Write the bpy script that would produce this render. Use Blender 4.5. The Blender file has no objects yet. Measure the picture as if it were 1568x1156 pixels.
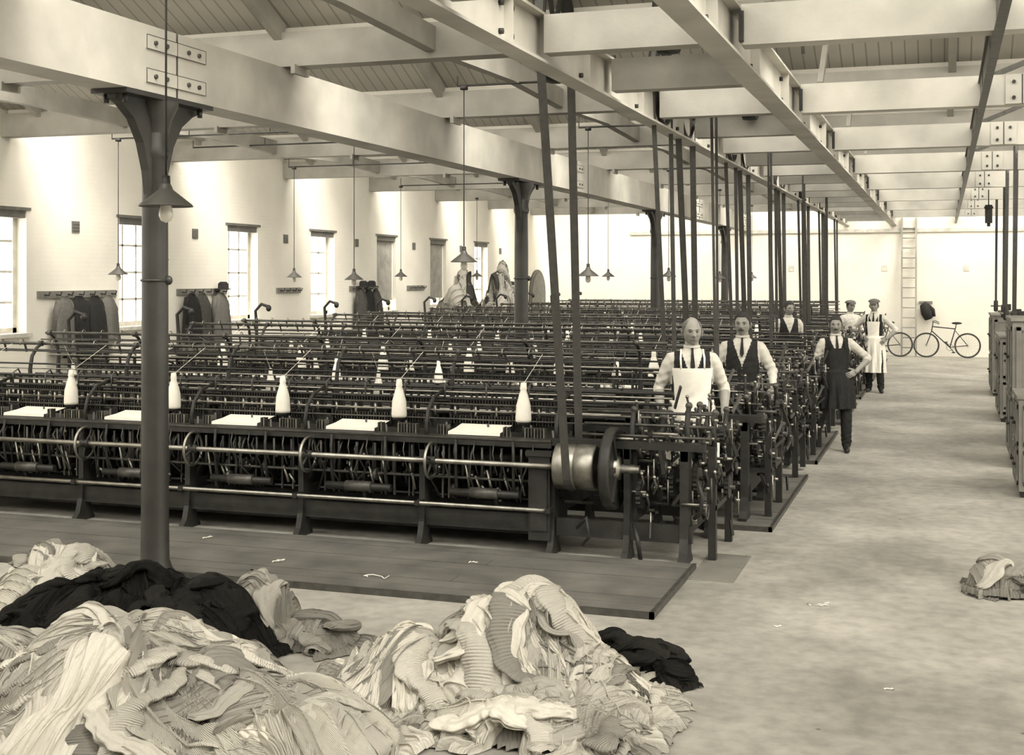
import bpy, math, random
import numpy as np
from mathutils import Vector, Matrix

random.seed(4)
scene = bpy.context.scene
scene.view_settings.view_transform = 'Standard'
COL = scene.collection

# ------------------------------------------------------------------ materials
def sep(v, w=1.0):
    """warm monochrome tone"""
    return (v, v*(1-0.045*w), v*(1-0.16*w), 1)

def mat(name, tone, rough=0.6, metal=0.0, nscale=6.0, namt=0.25, bump=0.0, bscale=40.0, warm=1.0, spec=None):
    m = bpy.data.materials.new(name); m.use_nodes = True
    nt = m.node_tree; N = nt.nodes; L = nt.links
    p = N["Principled BSDF"]
    p.inputs["Roughness"].default_value = rough
    p.inputs["Metallic"].default_value = metal
    if spec is not None: p.inputs["Specular IOR Level"].default_value = spec
    tc = N.new("ShaderNodeTexCoord"); nz = N.new("ShaderNodeTexNoise")
    nz.inputs["Scale"].default_value = nscale; nz.inputs["Detail"].default_value = 5
    L.new(tc.outputs["Object"], nz.inputs["Vector"])
    cr = N.new("ShaderNodeValToRGB")
    cr.color_ramp.elements[0].position = 0.3; cr.color_ramp.elements[1].position = 0.7
    cr.color_ramp.elements[0].color = sep(tone*(1-namt), warm)
    cr.color_ramp.elements[1].color = sep(min(tone*(1+namt*0.6), 0.93), warm)
    L.new(nz.outputs["Fac"], cr.inputs["Fac"]); L.new(cr.outputs["Color"], p.inputs["Base Color"])
    if bump > 0:
        n2 = N.new("ShaderNodeTexNoise"); n2.inputs["Scale"].default_value = bscale; n2.inputs["Detail"].default_value = 4
        L.new(tc.outputs["Object"], n2.inputs["Vector"])
        b = N.new("ShaderNodeBump"); b.inputs["Strength"].default_value = bump; b.inputs["Distance"].default_value = 0.01
        L.new(n2.outputs["Fac"], b.inputs["Height"]); L.new(b.outputs["Normal"], p.inputs["Normal"])
    return m

M_iron   = mat("cast_iron", 0.026, 0.5, 0.0, 9, 0.4, 0.15, spec=.4)
M_iron2  = mat("worn_iron", 0.085, 0.45, 0.4, 12, 0.4)
M_steel  = mat("polished_steel", 0.36, 0.42, 1.0, 10, 0.35)
M_cotton = mat("white_cotton", 0.86, 0.9, 0, 14, 0.05, 0.2, 120)
M_white  = mat("white_paint", 0.6, 0.55, 0, 3, 0.10, 0.05, 20)
M_beam   = mat("painted_timber", 0.33, 0.6, 0, 2.2, 0.25, 0.12, 30)
M_wall   = mat("whitewashed_wall", 0.80, 0.85, 0, 1.5, 0.07, 0.0)
M_column = mat("column_paint", 0.035, 0.4, 0, 5, 0.3, 0.05)
M_plank  = mat("platform_planks", 0.12, 0.7, 0, 3, 0.35, 0.2, 40)
M_plate  = mat("sheet_metal", 0.24, 0.5, 0.2, 4, 0.2)
M_wood   = mat("cabinet_wood", 0.20, 0.6, 0, 5, 0.25, 0.1)
M_belt   = mat("leather_belt", 0.06, 0.55, 0, 20, 0.25)
M_black  = mat("black_cloth", 0.014, 0.9, 0, 20, 0.4, 0.3, 150)
M_grey   = mat("grey_cloth", 0.06, 0.9, 0, 20, 0.3, 0.3, 150)
M_shirt  = mat("white_shirt", 0.58, 0.9, 0, 12, 0.12, 0.25, 60)
M_skin   = mat("skin", 0.27, 0.55, 0, 20, 0.1)
M_hair   = mat("dark_hair", 0.03, 0.7, 0, 60, 0.4, 0.4, 200)
M_hairg  = mat("grey_hair", 0.13, 0.7, 0, 60, 0.3, 0.4, 200)
M_eye    = mat("eye_dark", 0.02, 0.3)
M_lip    = mat("lip", 0.11, 0.5)
M_leather= mat("boot_leather", 0.02, 0.4)
M_shade  = mat("enamel_shade", 0.08, 0.4)
M_glass  = mat("bulb_glass", 0.75, 0.15)
M_win    = mat("window_frame_paint", 0.6, 0.6)
M_rack   = mat("rack_wood", 0.2, 0.6)
M_vent   = mat("vent_iron", 0.15, 0.6)
M_door   = mat("door_paint", 0.35, 0.6)

def wave_lines(m, freq, axis, dark=0.75, width=0.06):
    nt = m.node_tree; N = nt.nodes; L = nt.links
    p = N["Principled BSDF"]
    src = p.inputs["Base Color"].links[0].from_socket
    tc = N.new("ShaderNodeTexCoord"); sp = N.new("ShaderNodeSeparateXYZ")
    L.new(tc.outputs["Object"], sp.inputs[0])
    a = N.new("ShaderNodeMath"); a.operation = 'MULTIPLY'; a.inputs[1].default_value = freq
    L.new(sp.outputs[axis], a.inputs[0])
    f = N.new("ShaderNodeMath"); f.operation = 'FRACT'; L.new(a.outputs[0], f.inputs[0])
    g = N.new("ShaderNodeMath"); g.operation = 'GREATER_THAN'; g.inputs[1].default_value = width
    L.new(f.outputs[0], g.inputs[0])
    mr = N.new("ShaderNodeMapRange"); mr.inputs[3].default_value = dark; mr.inputs[4].default_value = 1.0
    L.new(g.outputs[0], mr.inputs[0])
    mx = N.new("ShaderNodeMix"); mx.data_type = 'RGBA'; mx.blend_type = 'MULTIPLY'; mx.inputs[0].default_value = 1
    L.new(src, mx.inputs[6]); L.new(mr.outputs[0], mx.inputs[7])
    L.new(mx.outputs[2], p.inputs["Base Color"])

M_board = mat("matchboard_ceiling", 0.46, 0.7, 0, 1.2, 0.14)
wave_lines(M_board, 8.0, 0, 0.6, 0.12)

def brick_wall(m):
    nt = m.node_tree; N = nt.nodes; L = nt.links; p = N["Principled BSDF"]
    tc = N.new("ShaderNodeTexCoord")
    br = N.new("ShaderNodeTexBrick"); br.inputs["Scale"].default_value = 4.0
    br.inputs["Mortar Size"].default_value = 0.012
    sp = N.new("ShaderNodeSeparateXYZ"); cb = N.new("ShaderNodeCombineXYZ"); ad = N.new("ShaderNodeMath")
    L.new(tc.outputs["Object"], sp.inputs[0]); L.new(sp.outputs[0], ad.inputs[0]); L.new(sp.outputs[1], ad.inputs[1])
    L.new(ad.outputs[0], cb.inputs[0]); L.new(sp.outputs[2], cb.inputs[1]); L.new(cb.outputs[0], br.inputs["Vector"])
    b = N.new("ShaderNodeBump"); b.inputs["Strength"].default_value = 0.4; b.inputs["Distance"].default_value = 0.012
    b.invert = True
    L.new(br.outputs["Fac"], b.inputs["Height"]); L.new(b.outputs["Normal"], p.inputs["Normal"])
brick_wall(M_wall)

def floor_mat():
    m = bpy.data.materials.new("concrete_floor"); m.use_nodes = True
    nt = m.node_tree; N = nt.nodes; L = nt.links; p = N["Principled BSDF"]
    p.inputs["Roughness"].default_value = 0.6
    tc = N.new("ShaderNodeTexCoord")
    n1 = N.new("ShaderNodeTexNoise"); n1.inputs["Scale"].default_value = 0.8; n1.inputs["Detail"].default_value = 7; n1.inputs["Roughness"].default_value = .65
    n2 = N.new("ShaderNodeTexNoise"); n2.inputs["Scale"].default_value = 9; n2.inputs["Detail"].default_value = 8
    n3 = N.new("ShaderNodeTexVoronoi"); n3.inputs["Scale"].default_value = 2.3
    for n in (n1, n2, n3): L.new(tc.outputs["Object"], n.inputs["Vector"])
    c1 = N.new("ShaderNodeValToRGB"); c1.color_ramp.elements[0].position = .36; c1.color_ramp.elements[1].position = .66
    c1.color_ramp.elements[0].color = sep(.25); c1.color_ramp.elements[1].color = sep(.46)
    c2 = N.new("ShaderNodeValToRGB"); c2.color_ramp.elements[0].position = .3; c2.color_ramp.elements[1].position = .6
    c2.color_ramp.elements[0].color = (.76, .76, .76, 1); c2.color_ramp.elements[1].color = (1, 1, 1, 1)
    c3 = N.new("ShaderNodeValToRGB"); c3.color_ramp.elements[0].position = .02; c3.color_ramp.elements[1].position = .045
    c3.color_ramp.elements[0].color = (.4, .4, .4, 1); c3.color_ramp.elements[1].color = (1, 1, 1, 1)
    L.new(n1.outputs["Fac"], c1.inputs[0]); L.new(n2.outputs["Fac"], c2.inputs[0]); L.new(n3.outputs["Distance"], c3.inputs[0])
    mx = N.new("ShaderNodeMix"); mx.data_type = 'RGBA'; mx.blend_type = 'MULTIPLY'; mx.inputs[0].default_value = 1
    L.new(c1.outputs[0], mx.inputs[6]); L.new(c2.outputs[0], mx.inputs[7])
    m2 = N.new("ShaderNodeMix"); m2.data_type = 'RGBA'; m2.blend_type = 'MULTIPLY'; m2.inputs[0].default_value = 1
    L.new(mx.outputs[2], m2.inputs[6]); L.new(c3.outputs[0], m2.inputs[7])
    L.new(m2.outputs[2], p.inputs["Base Color"])
    b = N.new("ShaderNodeBump"); b.inputs["Strength"].default_value = .15; b.inputs["Distance"].default_value = .01
    L.new(n2.outputs["Fac"], b.inputs["Height"]); L.new(b.outputs["Normal"], p.inputs["Normal"])
    return m
M_floor = floor_mat()

# ------------------------------------------------------------------ mesh builder
def perp(d):
    d = Vector(d).normalized()
    a = Vector((0, 0, 1)) if abs(d.z) < 0.9 else Vector((1, 0, 0))
    u = d.cross(a).normalized(); w = d.cross(u).normalized()
    return u, w

class MB:
    def __init__(s): s.v = []; s.f = []; s.m = []; s.s = []
    def add(s, vs, fs, m=0, smooth=False):
        b = len(s.v); s.v += [tuple(v) for v in vs]
        for f in fs:
            s.f.append(tuple(b+i for i in f)); s.m.append(m); s.s.append(smooth)
    def box(s, lo, hi, m=0):
        x0, y0, z0 = lo; x1, y1, z1 = hi
        vs = [(x0,y0,z0),(x1,y0,z0),(x1,y1,z0),(x0,y1,z0),(x0,y0,z1),(x1,y0,z1),(x1,y1,z1),(x0,y1,z1)]
        s.add(vs, [(0,3,2,1),(4,5,6,7),(0,1,5,4),(1,2,6,5),(2,3,7,6),(3,0,4,7)], m)
    def bar(s, p0, p1, w, h, m=0, up=(0,0,1)):
        p0 = Vector(p0); p1 = Vector(p1); d = (p1-p0).normalized()
        upv = Vector(up); a = d.cross(upv)
        if a.length < 1e-4: a = d.cross(Vector((1,0,0)))
        a.normalize(); b = a.cross(d).normalized()
        vs = []
        for p in (p0, p1):
            for (i, j) in ((-1,-1),(1,-1),(1,1),(-1,1)):
                vs.append(p + a*(i*w/2) + b*(j*h/2))
        s.add(vs, [(0,1,2,3),(7,6,5,4),(0,4,5,1),(1,5,6,2),(2,6,7,3),(3,7,4,0)], m)
    def cyl(s, p0, p1, r, r1=None, n=10, m=0, caps=True):
        if r1 is None: r1 = r
        p0 = Vector(p0); p1 = Vector(p1); u, w = perp(p1-p0)
        vs = []
        for p, rr in ((p0, r), (p1, r1)):
            for i in range(n):
                a = 2*math.pi*i/n
                vs.append(p + u*(rr*math.cos(a)) + w*(rr*math.sin(a)))
        s.add(vs, [(i, n+i, n+(i+1) % n, (i+1) % n) for i in range(n)], m, True)
        if caps:
            b = len(s.v)-2*n
            s.f.append(tuple(b+i for i in range(n))); s.m.append(m); s.s.append(False)
            s.f.append(tuple(b+n+i for i in reversed(range(n)))); s.m.append(m); s.s.append(False)
    def tube(s, pts, r, n=8, m=0):
        pts = [Vector(p) for p in pts]; k = len(pts)
        if not hasattr(r, '__len__'): r = [r]*k
        u = None; vs = []
        for i, p in enumerate(pts):
            d = (pts[min(i+1, k-1)]-pts[max(i-1, 0)]).normalized()
            if u is None: u, w = perp(d)
            else:
                u = (u - d*u.dot(d)).normalized(); w = d.cross(u).normalized()
            for j in range(n):
                a = 2*math.pi*j/n
                vs.append(p + u*(r[i]*math.cos(a)) + w*(r[i]*math.sin(a)))
        fs = []
        for i in range(k-1):
            for j in range(n):
                fs.append((i*n+j, i*n+(j+1) % n, (i+1)*n+(j+1) % n, (i+1)*n+j))
        s.add(vs, fs, m, True)
        b = len(s.v)-k*n
        s.f.append(tuple(b+j for j in reversed(range(n)))); s.m.append(m); s.s.append(False)
        s.f.append(tuple(b+(k-1)*n+j for j in range(n))); s.m.append(m); s.s.append(False)
    def torus(s, c, axis, R, r, n=24, k=8, m=0):
        u, w = perp(axis); c = Vector(c); ax = Vector(axis).normalized()
        vs = []
        for i in range(n):
            a = 2*math.pi*i/n; d = u*math.cos(a)+w*math.sin(a)
            for j in range(k):
                b = 2*math.pi*j/k
                vs.append(c + d*(R+r*math.cos(b)) + ax*(r*math.sin(b)))
        fs = []
        for i in range(n):
            i2 = (i+1) % n
            for j in range(k):
                fs.append((i*k+j, i2*k+j, i2*k+(j+1) % k, i*k+(j+1) % k))
        s.add(vs, fs, m, True)
    def lathe(s, prof, c, axis=(0,0,1), n=20, m=0, smooth=True):
        u, w = perp(axis); c = Vector(c); ax = Vector(axis).normalized()
        vs = []; fs = []
        for (r, h) in prof:
            for j in range(n):
                a = 2*math.pi*j/n
                vs.append(c + ax*h + (u*math.cos(a)+w*math.sin(a))*r)
        for i in range(len(prof)-1):
            for j in range(n):
                fs.append((i*n+j, (i+1)*n+j, (i+1)*n+(j+1) % n, i*n+(j+1) % n))
        s.add(vs, fs, m, smooth)
    def prism(s, poly, f, m=0):
        n = len(poly)
        vs = [f(p, 0) for p in poly]+[f(p, 1) for p in poly]
        s.add(vs, [tuple(range(n)), tuple(reversed(range(n, 2*n)))]+[(i, n+i, n+(i+1) % n, (i+1) % n) for i in range(n)], m)
    def gear(s, c, r, w, teeth, m=0):
        poly = []
        for i in range(teeth*2):
            rr = r if i % 2 else r*0.9
            for da in (-.18, .18):
                a = math.pi*(i+da)/teeth
                poly.append((rr*math.cos(a), rr*math.sin(a)))
        s.prism(poly, lambda p, t: (c[0]+w*(t-.5), c[1]+p[0], c[2]+p[1]), m)
    def ell(s, c, ax, m=0, nu=16, nv=10, fn=None, B=None):
        vs = []; fs = []; c = Vector(c)
        for i in range(nv+1):
            t = math.pi*i/nv
            for j in range(nu):
                a = 2*math.pi*j/nu
                d = Vector((math.sin(t)*math.cos(a), math.sin(t)*math.sin(a), math.cos(t)))
                p = Vector((d.x*ax[0], d.y*ax[1], d.z*ax[2]))
                if fn: p = fn(d, p)
                if B is not None: p = B @ p
                vs.append(c+p)
        for i in range(nv):
            for j in range(nu):
                fs.append((i*nu+j, (i+1)*nu+j, (i+1)*nu+(j+1) % nu, i*nu+(j+1) % nu))
        s.add(vs, fs, m, True)
    def mesh(s, name, mats):
        me = bpy.data.meshes.new(name)
        me.from_pydata(s.v, [], s.f)
        for mt in mats: me.materials.append(mt)
        me.polygons.foreach_set("material_index", s.m)
        me.polygons.foreach_set("use_smooth", s.s)
        me.update()
        return me
    def obj(s, name, mats, loc=(0,0,0), rotz=0, bevel=0):
        o = bpy.data.objects.new(name, s.mesh(name, mats)); COL.objects.link(o)
        o.location = loc; o.rotation_euler = (0, 0, rotz)
        if bevel:
            b = o.modifiers.new("bevel", 'BEVEL'); b.width = bevel; b.segments = 2; b.limit_method = 'ANGLE'
        return o

# ------------------------------------------------------------------ room shell
XL, XR, YB, YF = -11.5, 8.0, 37.7, -4.0
ROOFP = 3.7; ROOF0 = 9.8
mb = MB(); mb.box((XL-.3, YF-.3, -.2), (XR+.3, YB+.3, 0)); mb.obj("floor", [M_floor])

WIN_L = [1.4+3*i for i in range(11)]
def wall_y(name, x0, x1, centers, w, z0, z1, H):
    b = MB(); ys = YF-.3
    for c in centers:
        b.box((x0, ys, 0), (x1, c-w/2, H)); b.box((x0, c-w/2, 0), (x1, c+w/2, z0)); b.box((x0, c-w/2, z1), (x1, c+w/2, H)); ys = c+w/2
    b.box((x0, ys, 0), (x1, YB+.3, H))
    for k in range(-4, 8):
        yk = ROOF0+ROOFP*k
        poly = [(max(yk+.05,YF-.3), H), (yk+.9, 5.7), (min(yk+ROOFP-.05, YB+.3), H)]
        b.prism(poly, lambda p, t: (x0+(x1-x0)*t, p[0], p[1]))
    return b.obj(name, [M_wall])
wall_y("wall_left", XL-.3, XL, WIN_L, 1.0, 1.5, 3.12, 4.4)
wall_y("wall_right", XR, XR+.3, [1.4+3*i for i in range(12)], 1.6, 1.2, 3.3, 4.4)
b = MB(); b.box((XL-.3, YB, 0), (XR+.3, YB+.3, 5.7)); b.obj("wall_back", [M_wall])
b = MB(); b.box((XL-.3, YF-.3, 0), (XR+.3, YF, 5.7)); b.obj("wall_front", [M_wall])

def window(n, x, yc, w, z0, z1, nx=3, nz=4):
    b = MB(); f = .07
    b.box((x-.05, yc-w/2, z0), (x+.02, yc-w/2+f, z1)); b.box((x-.05, yc+w/2-f, z0), (x+.02, yc+w/2, z1))
    b.box((x-.05, yc-w/2, z0), (x+.02, yc+w/2, z0+f)); b.box((x-.05, yc-w/2, z1-f), (x+.02, yc+w/2, z1))
    for i in range(1, nx): y = yc-w/2+w*i/nx; b.box((x-.03, y-.016, z0), (x, y+.016, z1))
    for i in range(1, nz): z = z0+(z1-z0)*i/nz; b.box((x-.03, yc-w/2, z-.016), (x, yc+w/2, z+.016))
    b.obj("window_%d" % n, [M_win])
for i, c in enumerate(WIN_L): window(i+1, XL-.18, c, 1.0, 1.5, 3.12)
b = MB()
for c in WIN_L: b.box((XL-.14, c-.5, 3.02), (XL-.02, c+.5, 3.12)); b.box((XL, c-.57, 3.12), (XL+.02, c+.57, 3.16))
b.obj("trim_1", [M_vent])
b = MB()
for c in WIN_L: b.box((XL-.02, c-.55, 1.45), (XL+.06, c+.55, 1.5))
b.obj("trim_2", [M_win])
for c in (25.4, 28.4):
    b = MB(); b.box((XL-.1, c-.48, 1.75), (XL-.09, c+.48, 3.02)); b.cyl((XL-.09, c-.48, 3.0), (XL-.09, c+.48, 3.0), .02); b.box((XL-.11,c-.48,1.73),(XL-.08,c+.48,1.76))
    b.obj("window_blind", [M_door])

b = MB(); g = MB(); rf = MB()
for k in range(-4, 8):
    yk = ROOF0+ROOFP*k
    y0 = yk+.9; y1 = min(yk+ROOFP+.05, YB+.3)
    z1 = 5.7-(y1-y0)/(ROOFP-.85)*1.3
    x0, x1 = XL-.3, XR+.3
    b.add([(x0,y0,5.7),(x1,y0,5.7),(x1,y1,z1),(x0,y1,z1),(x0,y0,5.8),(x1,y0,5.8),(x1,y1,z1+.1),(x0,y1,z1+.1)],
          [(0,3,2,1),(4,5,6,7),(0,1,5,4),(1,2,6,5),(2,3,7,6),(3,0,4,7)], 0)
    x0, x1 = XL+.01, XR-.01
    g.bar((x0, yk+.08, 4.42), (x1, yk+.08, 4.42), .08, .12); g.bar((x0, yk+.88, 5.66), (x1, yk+.88, 5.66), .1, .1)
    x = XL+.02
    while x < XR:
        g.bar((x, yk+.08, 4.42), (x, yk+.88, 5.68), .03, .05); x += .6
    x = XL+.6
    while x < XR:
        rf.bar((x, y0, 5.6), (x, y1-.1, z1-.06), .075, .16); x += 1.83
b.obj("ceiling", [M_board]); g.obj("skylight_glazing_bars", [M_white]); rf.obj("roof_rafters", [M_beam])

b = MB(); b.box((-5.66, YF+.01, 3.565), (-5.36, YB-.01, 4.04))
def splice(bb, yc, n=2):
    for z in (3.68, 3.92):
        for i in range(-n, n+1):
            if i == 0: continue
            bb.cyl((-5.36, yc+i*.14, z), (-5.335, yc+i*.14, z), .017, n=8, m=1)
    for (za, zb) in ((3.63,3.73),(3.87,3.97)):
        bb.box((-5.36, yc-.38, za), (-5.350, yc+.38, zb), 0)
        for zz in (za, zb): bb.box((-5.352, yc-.38, zz-.002), (-5.348, yc+.38, zz+.002), 1)
        for yy in (-.38, .38): bb.box((-5.352, yc+yy-.002, za), (-5.348, yc+yy+.002, zb), 1)
    bb.box((-5.362, yc-.003, 3.565), (-5.348, yc+.003, 4.04), 1)
for yc in (8.1, 18.9, 29.3, 36.5): splice(b, yc)
M_mainbeam = mat("main_beam_paint", 0.46, 0.6, 0, 1.6, 0.28, 0.12, 30)
b.obj("timber_beam", [M_mainbeam, M_iron2])
b = MB(); b.box((3.0, YF+.01, 3.565), (3.3, YB-.01, 4.04)); b.obj("timber_beam", [M_beam])

b = MB()
for k in range(-3, 8):
    y = ROOF0+ROOFP*k
    b.box((XL+.01, y-.1, 4.045), (-2.55, y+.1, 4.34)); b.box((-2.55, y-.1, 4.10), (XR-.01, y+.1, 4.34))
    for x in (-5.25, -8.3):
        b.box((x-.02, y-.13, 3.98), (x+.02, y+.13, 4.06))
b.obj("cross_beams", [M_beam])
b = MB()
for k in range(-3, 7):
    y = ROOF0+ROOFP*k
    for x in (-9.6, -7.4, -4.0):
        b.bar((x, y, 4.2), (x, y+1.9, 4.25), .1, .2); b.bar((x, y+1.9, 4.25), (x, y+3.7, 4.2), .1, .2)
b.obj("ceiling_joists", [M_beam])
def girder(x, w, z0, z1, mat_, name="steel_girder"):
    b = MB(); t = .02
    ya, yb = YF+.01, YB-.01
    b.box((x-w/2, ya, z0), (x+w/2, yb, z0+t)); b.box((x-w/2, ya, z1-t), (x+w/2, yb, z1)); b.box((x-.012, ya, z0+t), (x+.012, yb, z1-t))
    y = YF+.5
    while y < YB:
        b.box((x-w/2+.01, y-.01, z0+t), (x+w/2-.01, y+.01, z1-t))
        for dy in (.1, -.1):
            b.cyl((x+.012, y+dy, z0+.08), (x+.04, y+dy, z0+.08), .02, n=6, m=1); b.cyl((x+.012, y+dy, z1-.08), (x+.04, y+dy, z1-.08), .02, n=6, m=1)
        y += 1.85
    b.obj(name, [mat_, M_iron])
girder(-2.64, .16, 3.70, 4.04, M_mainbeam); girder(-1.36, .18, 3.70, 4.04, M_mainbeam); girder(.32, .06, 3.74, 4.0, M_iron2)
b = MB()
for k in range(-3, 8):
    y = 8.55+3.7*k
    b.box((-1.27, y-.09, 3.78), (XR-.01, y+.09, 4.05))
    b.box((-1.28, y-.13, 3.80), (-1.25, y+.13, 4.0), 1)
    b.box((.52, y-.108, 3.785), (.80, y-.09, 4.045), 0)
    b.box((.655, y-.112, 3.785), (.665, y-.1, 4.045), 1)
    for zz in (3.84, 3.98):
        b.cyl((.59, y-.105, zz), (.59, y-.13, zz), .016, n=8, m=1); b.cyl((.73, y-.105, zz), (.73, y-.13, zz), .016, n=8, m=1)
b.obj("aisle_cross_beams", [M_mainbeam, M_iron])
b = MB(); y = 8.3-1.85*5
while y < YB:
    b.box((-2.56, y-.08, 3.76), (-1.44, y+.08, 4.02)); y += 1.85
b.obj("shaft_support_beams", [M_beam])
b = MB()
for k in range(0, 7):
    y = 8.55+3.7*k
    b.bar((-1.1, y, 4.05), (-1.1, y+1.5, 5.2), .05, .07); b.bar((-1.1, y+2.2, 4.1), (-1.1, y+1.5, 5.2), .03, .05, 1)
    b.bar((.32, y, 4.02), (1.8, y+.8, 4.7), .03, .05, 1)
b.obj("roof_struts", [M_beam, M_iron2])

def column(y):
    b = MB()
    b.lathe([(.17,0),(.17,.04),(.125,.10),(.105,.16),(.1,.5),(.098,1.4),(.095,2.6),(.09,3.1),(.10,3.12),(.11,3.16),(.10,3.2),(.10,3.5)], (0,0,0), n=28)
    pl = [(-.52,3.56),(-.52,3.50),(-.44,3.47),(-.30,3.38),(-.19,3.22),(-.12,3.02),(-.09,2.85),(.09,2.85),(.12,3.02),(.19,3.22),(.30,3.38),(.44,3.47),(.52,3.50),(.52,3.56)]
    b.prism(pl, lambda p, t: (-.035+.07*t, p[0], p[1]))
    b.box((-.15,-.55,3.53),(.15,.55,3.563)); b.lathe([(.1,0),(.12,.1),(.17,.2),(.17,.23)], (0,0,3.3), n=24)
    for yy in (-.47, .47):
        b.cyl((-.08,yy,3.47),(-.08,yy,3.535),.02,n=6); b.cyl((.08,yy,3.47),(.08,yy,3.535),.02,n=6)
    b.ell((.1,.02,2.22),(.035,.025,.035)); b.torus((0,0,2.22),(0,0,1),.098,.01)
    o = b.obj("iron_column", [M_column], (-5.51, y, 0))
for i in range(4): column(8.05+8.6*i)

# ------------------------------------------------------------------ knitting machine
IR, IR2, ST, CO = 0, 1, 2, 3
def build_machine():
    R = random.Random(11); b = MB()
    PIT = 1.135; NS = 6; X0 = -1.14; XE = X0-PIT*NS
    def leg(x, w=.05):
        front = [(-.11,0),(-.11,.025),(-.05,.08),(-.015,.2),(0,.4),(0,.88),(.13,.88),(.11,.42),(.10,.2),(.12,.08),(.17,.025),(.17,0)]
        back = [(1.2-p[0], p[1]) for p in reversed(front)]
        for poly in (front, back): b.prism(poly, lambda p, t: (x-w/2+w*t, p[0], p[1]), IR)
        b.box((x-.02,.1,.30),(x+.02,1.1,.42), IR); b.box((x-.03,0,.80),(x+.03,1.2,.88), IR)
        b.bar((x,.12,.42),(x,.6,.82),.03,.06,IR); b.bar((x,1.08,.42),(x,.6,.82),.03,.06,IR)
    for k in range(NS+1):
        x = X0-PIT*k; leg(x)
        b.tube([(x,.70,.86),(x,.70,1.15),(x,.69,1.32),(x,.72,1.45),(x,.79,1.53),(x,.87,1.57)], [.03,.024,.02,.018,.017,.016], 8, IR)
        b.tube([(x+.03,.05,.88),(x+.03,.02,1.0),(x+.03,.06,1.12),(x+.03,.18,1.22),(x+.03,.42,1.27)], .016, 6, IR)
        b.bar((x,-.1,.73),(x,.05,.70),.04,.05,IR); b.bar((x,-.12,.37),(x,.05,.37),.04,.04,IR)
        b.cyl((x-.02,.85,1.57),(x+.02,.85,1.57),.03,n=10,m=IR2)
    def rod(y, z, r, m, x0=X0, x1=XE, n=8): b.cyl((x0,y,z),(x1-.05,y,z), r, n=n, m=m)
    b.box((XE,.02,.17),(X0,.06,.31),IR); b.box((XE,1.14,.15),(X0,1.18,.40),IR)
    b.box((XE,.10,.33),(X0,1.1,.345),IR); b.box((XE,.72,.34),(X0,.74,.86),IR); b.box((XE,.25,.10),(X0,.27,.33),IR)
    rod(-.09,.37,.018,ST); rod(-.11,.73,.022,ST,X0+.05); rod(.02,.58,.012,IR2)
    b.box((XE,-.02,.86),(X0,.10,.925),IR); b.box((XE,-.03,.91),(X0,-.015,.925),IR2)
    b.box((XE,.46,.92),(X0,.52,.99),IR); b.box((XE,1.05,.86),(X0,1.2,.93),IR); b.box((XE,.10,.86),(X0,1.05,.875),IR)
    for (y, z, r, m) in ((.40,1.02,.008,IR2),(.42,1.09,.009,ST),(.40,1.15,.009,IR2),(.40,1.20,.012,IR),(.42,1.25,.009,ST),(.46,1.285,.015,IR),
                         (.85,1.57,.016,IR2),(.74,1.50,.007,IR),(.93,1.50,.008,IR2),(.66,1.38,.009,IR),(1.02,1.12,.014,IR),(1.1,1.02,.012,ST),(.9,1.22,.010,IR2),(.8,1.32,.007,ST),
                         (.45,.52,.026,ST),(.8,.48,.02,IR2),(.3,.38,.012,IR2),(.6,1.05,.02,IR),(.6,1.15,.012,IR)):
        rod(y, z, r, m, X0+(.9 if z < 1.3 and z > .95 and y < .5 else .3))
    for k in range(NS):
        xs = X0-PIT*k; xe = xs-PIT; xc = (xs+xe)/2; fx = xc-.13
        hx = xs-PIT+.13
        b.torus((hx,-.11,.73),(1,0,0),.145,.013,28,8,ST)
        for i in range(5):
            a = 2*math.pi*i/5+.3+k; b.cyl((hx,-.11,.73),(hx,-.11+.145*math.cos(a),.73+.145*math.sin(a)),.009,n=6,m=IR)
        b.cyl((hx-.04,-.11,.73),(hx+.04,-.11,.73),.035,n=12,m=IR)
        w = .23
        b.add([(fx-w,.07,.955),(fx+w,.07,.955),(fx+w,.24,.965),(fx+w,.39,.985),(fx-w,.39,.985),(fx-w,.24,.965)],[(0,1,2,5),(5,2,3,4)],CO,True)
        b.add([(fx-w,.07,.955),(fx+w,.07,.955),(fx+w,.065,.93),(fx-w,.065,.93)],[(0,3,2,1)],CO)
        b.cyl((xc-.42,.3,.72),(xc+.42,.3,.72),.05,n=14,m=IR); b.cyl((xc-w,.3,.72),(xc+w,.3,.72),.06,n=14,m=IR)
        cones = [(xs-.34,.30,1.03,1.05)]
        if k in (1,2,4): cones.append((xs-.86,1.0,1.14,.72))
        for (cx, cy, cz, sc) in cones:
            pr = [(0,0),(.062,0),(.064,.02),(.058,.13),(.05,.16),(.034,.22),(.024,.25),(.028,.262),(.022,.31),(0,.315)]
            b.lathe([(r*sc, h*sc) for r, h in pr], (cx,cy,cz), n=16, m=CO)
            b.cyl((cx,cy,cz-.12),(cx,cy,cz),.012,n=6,m=IR2); b.cyl((cx,cy,cz-.02),(cx,cy,cz),.05*sc,n=10,m=IR)
            b.cyl((cx,cy,cz+.3*sc),(cx,.85,1.57),.0022,n=3,m=CO,caps=False)
        n = 36
        for i in range(n):
            x = xs-.1-(PIT-.2)*i/(n-1)
            if abs(x-fx) > w+.01 and abs(x-xs+.34) > .07: b.box((x-.006,.10,.92),(x+.006,.17,1.0),IR2 if i % 3 else ST)
            b.box((x-.005,.41,.985),(x+.005,.50,1.05),IR if i % 2 else IR2)
            b.box((x-.004,.40,1.15),(x+.004,.45,1.20),IR)
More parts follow.
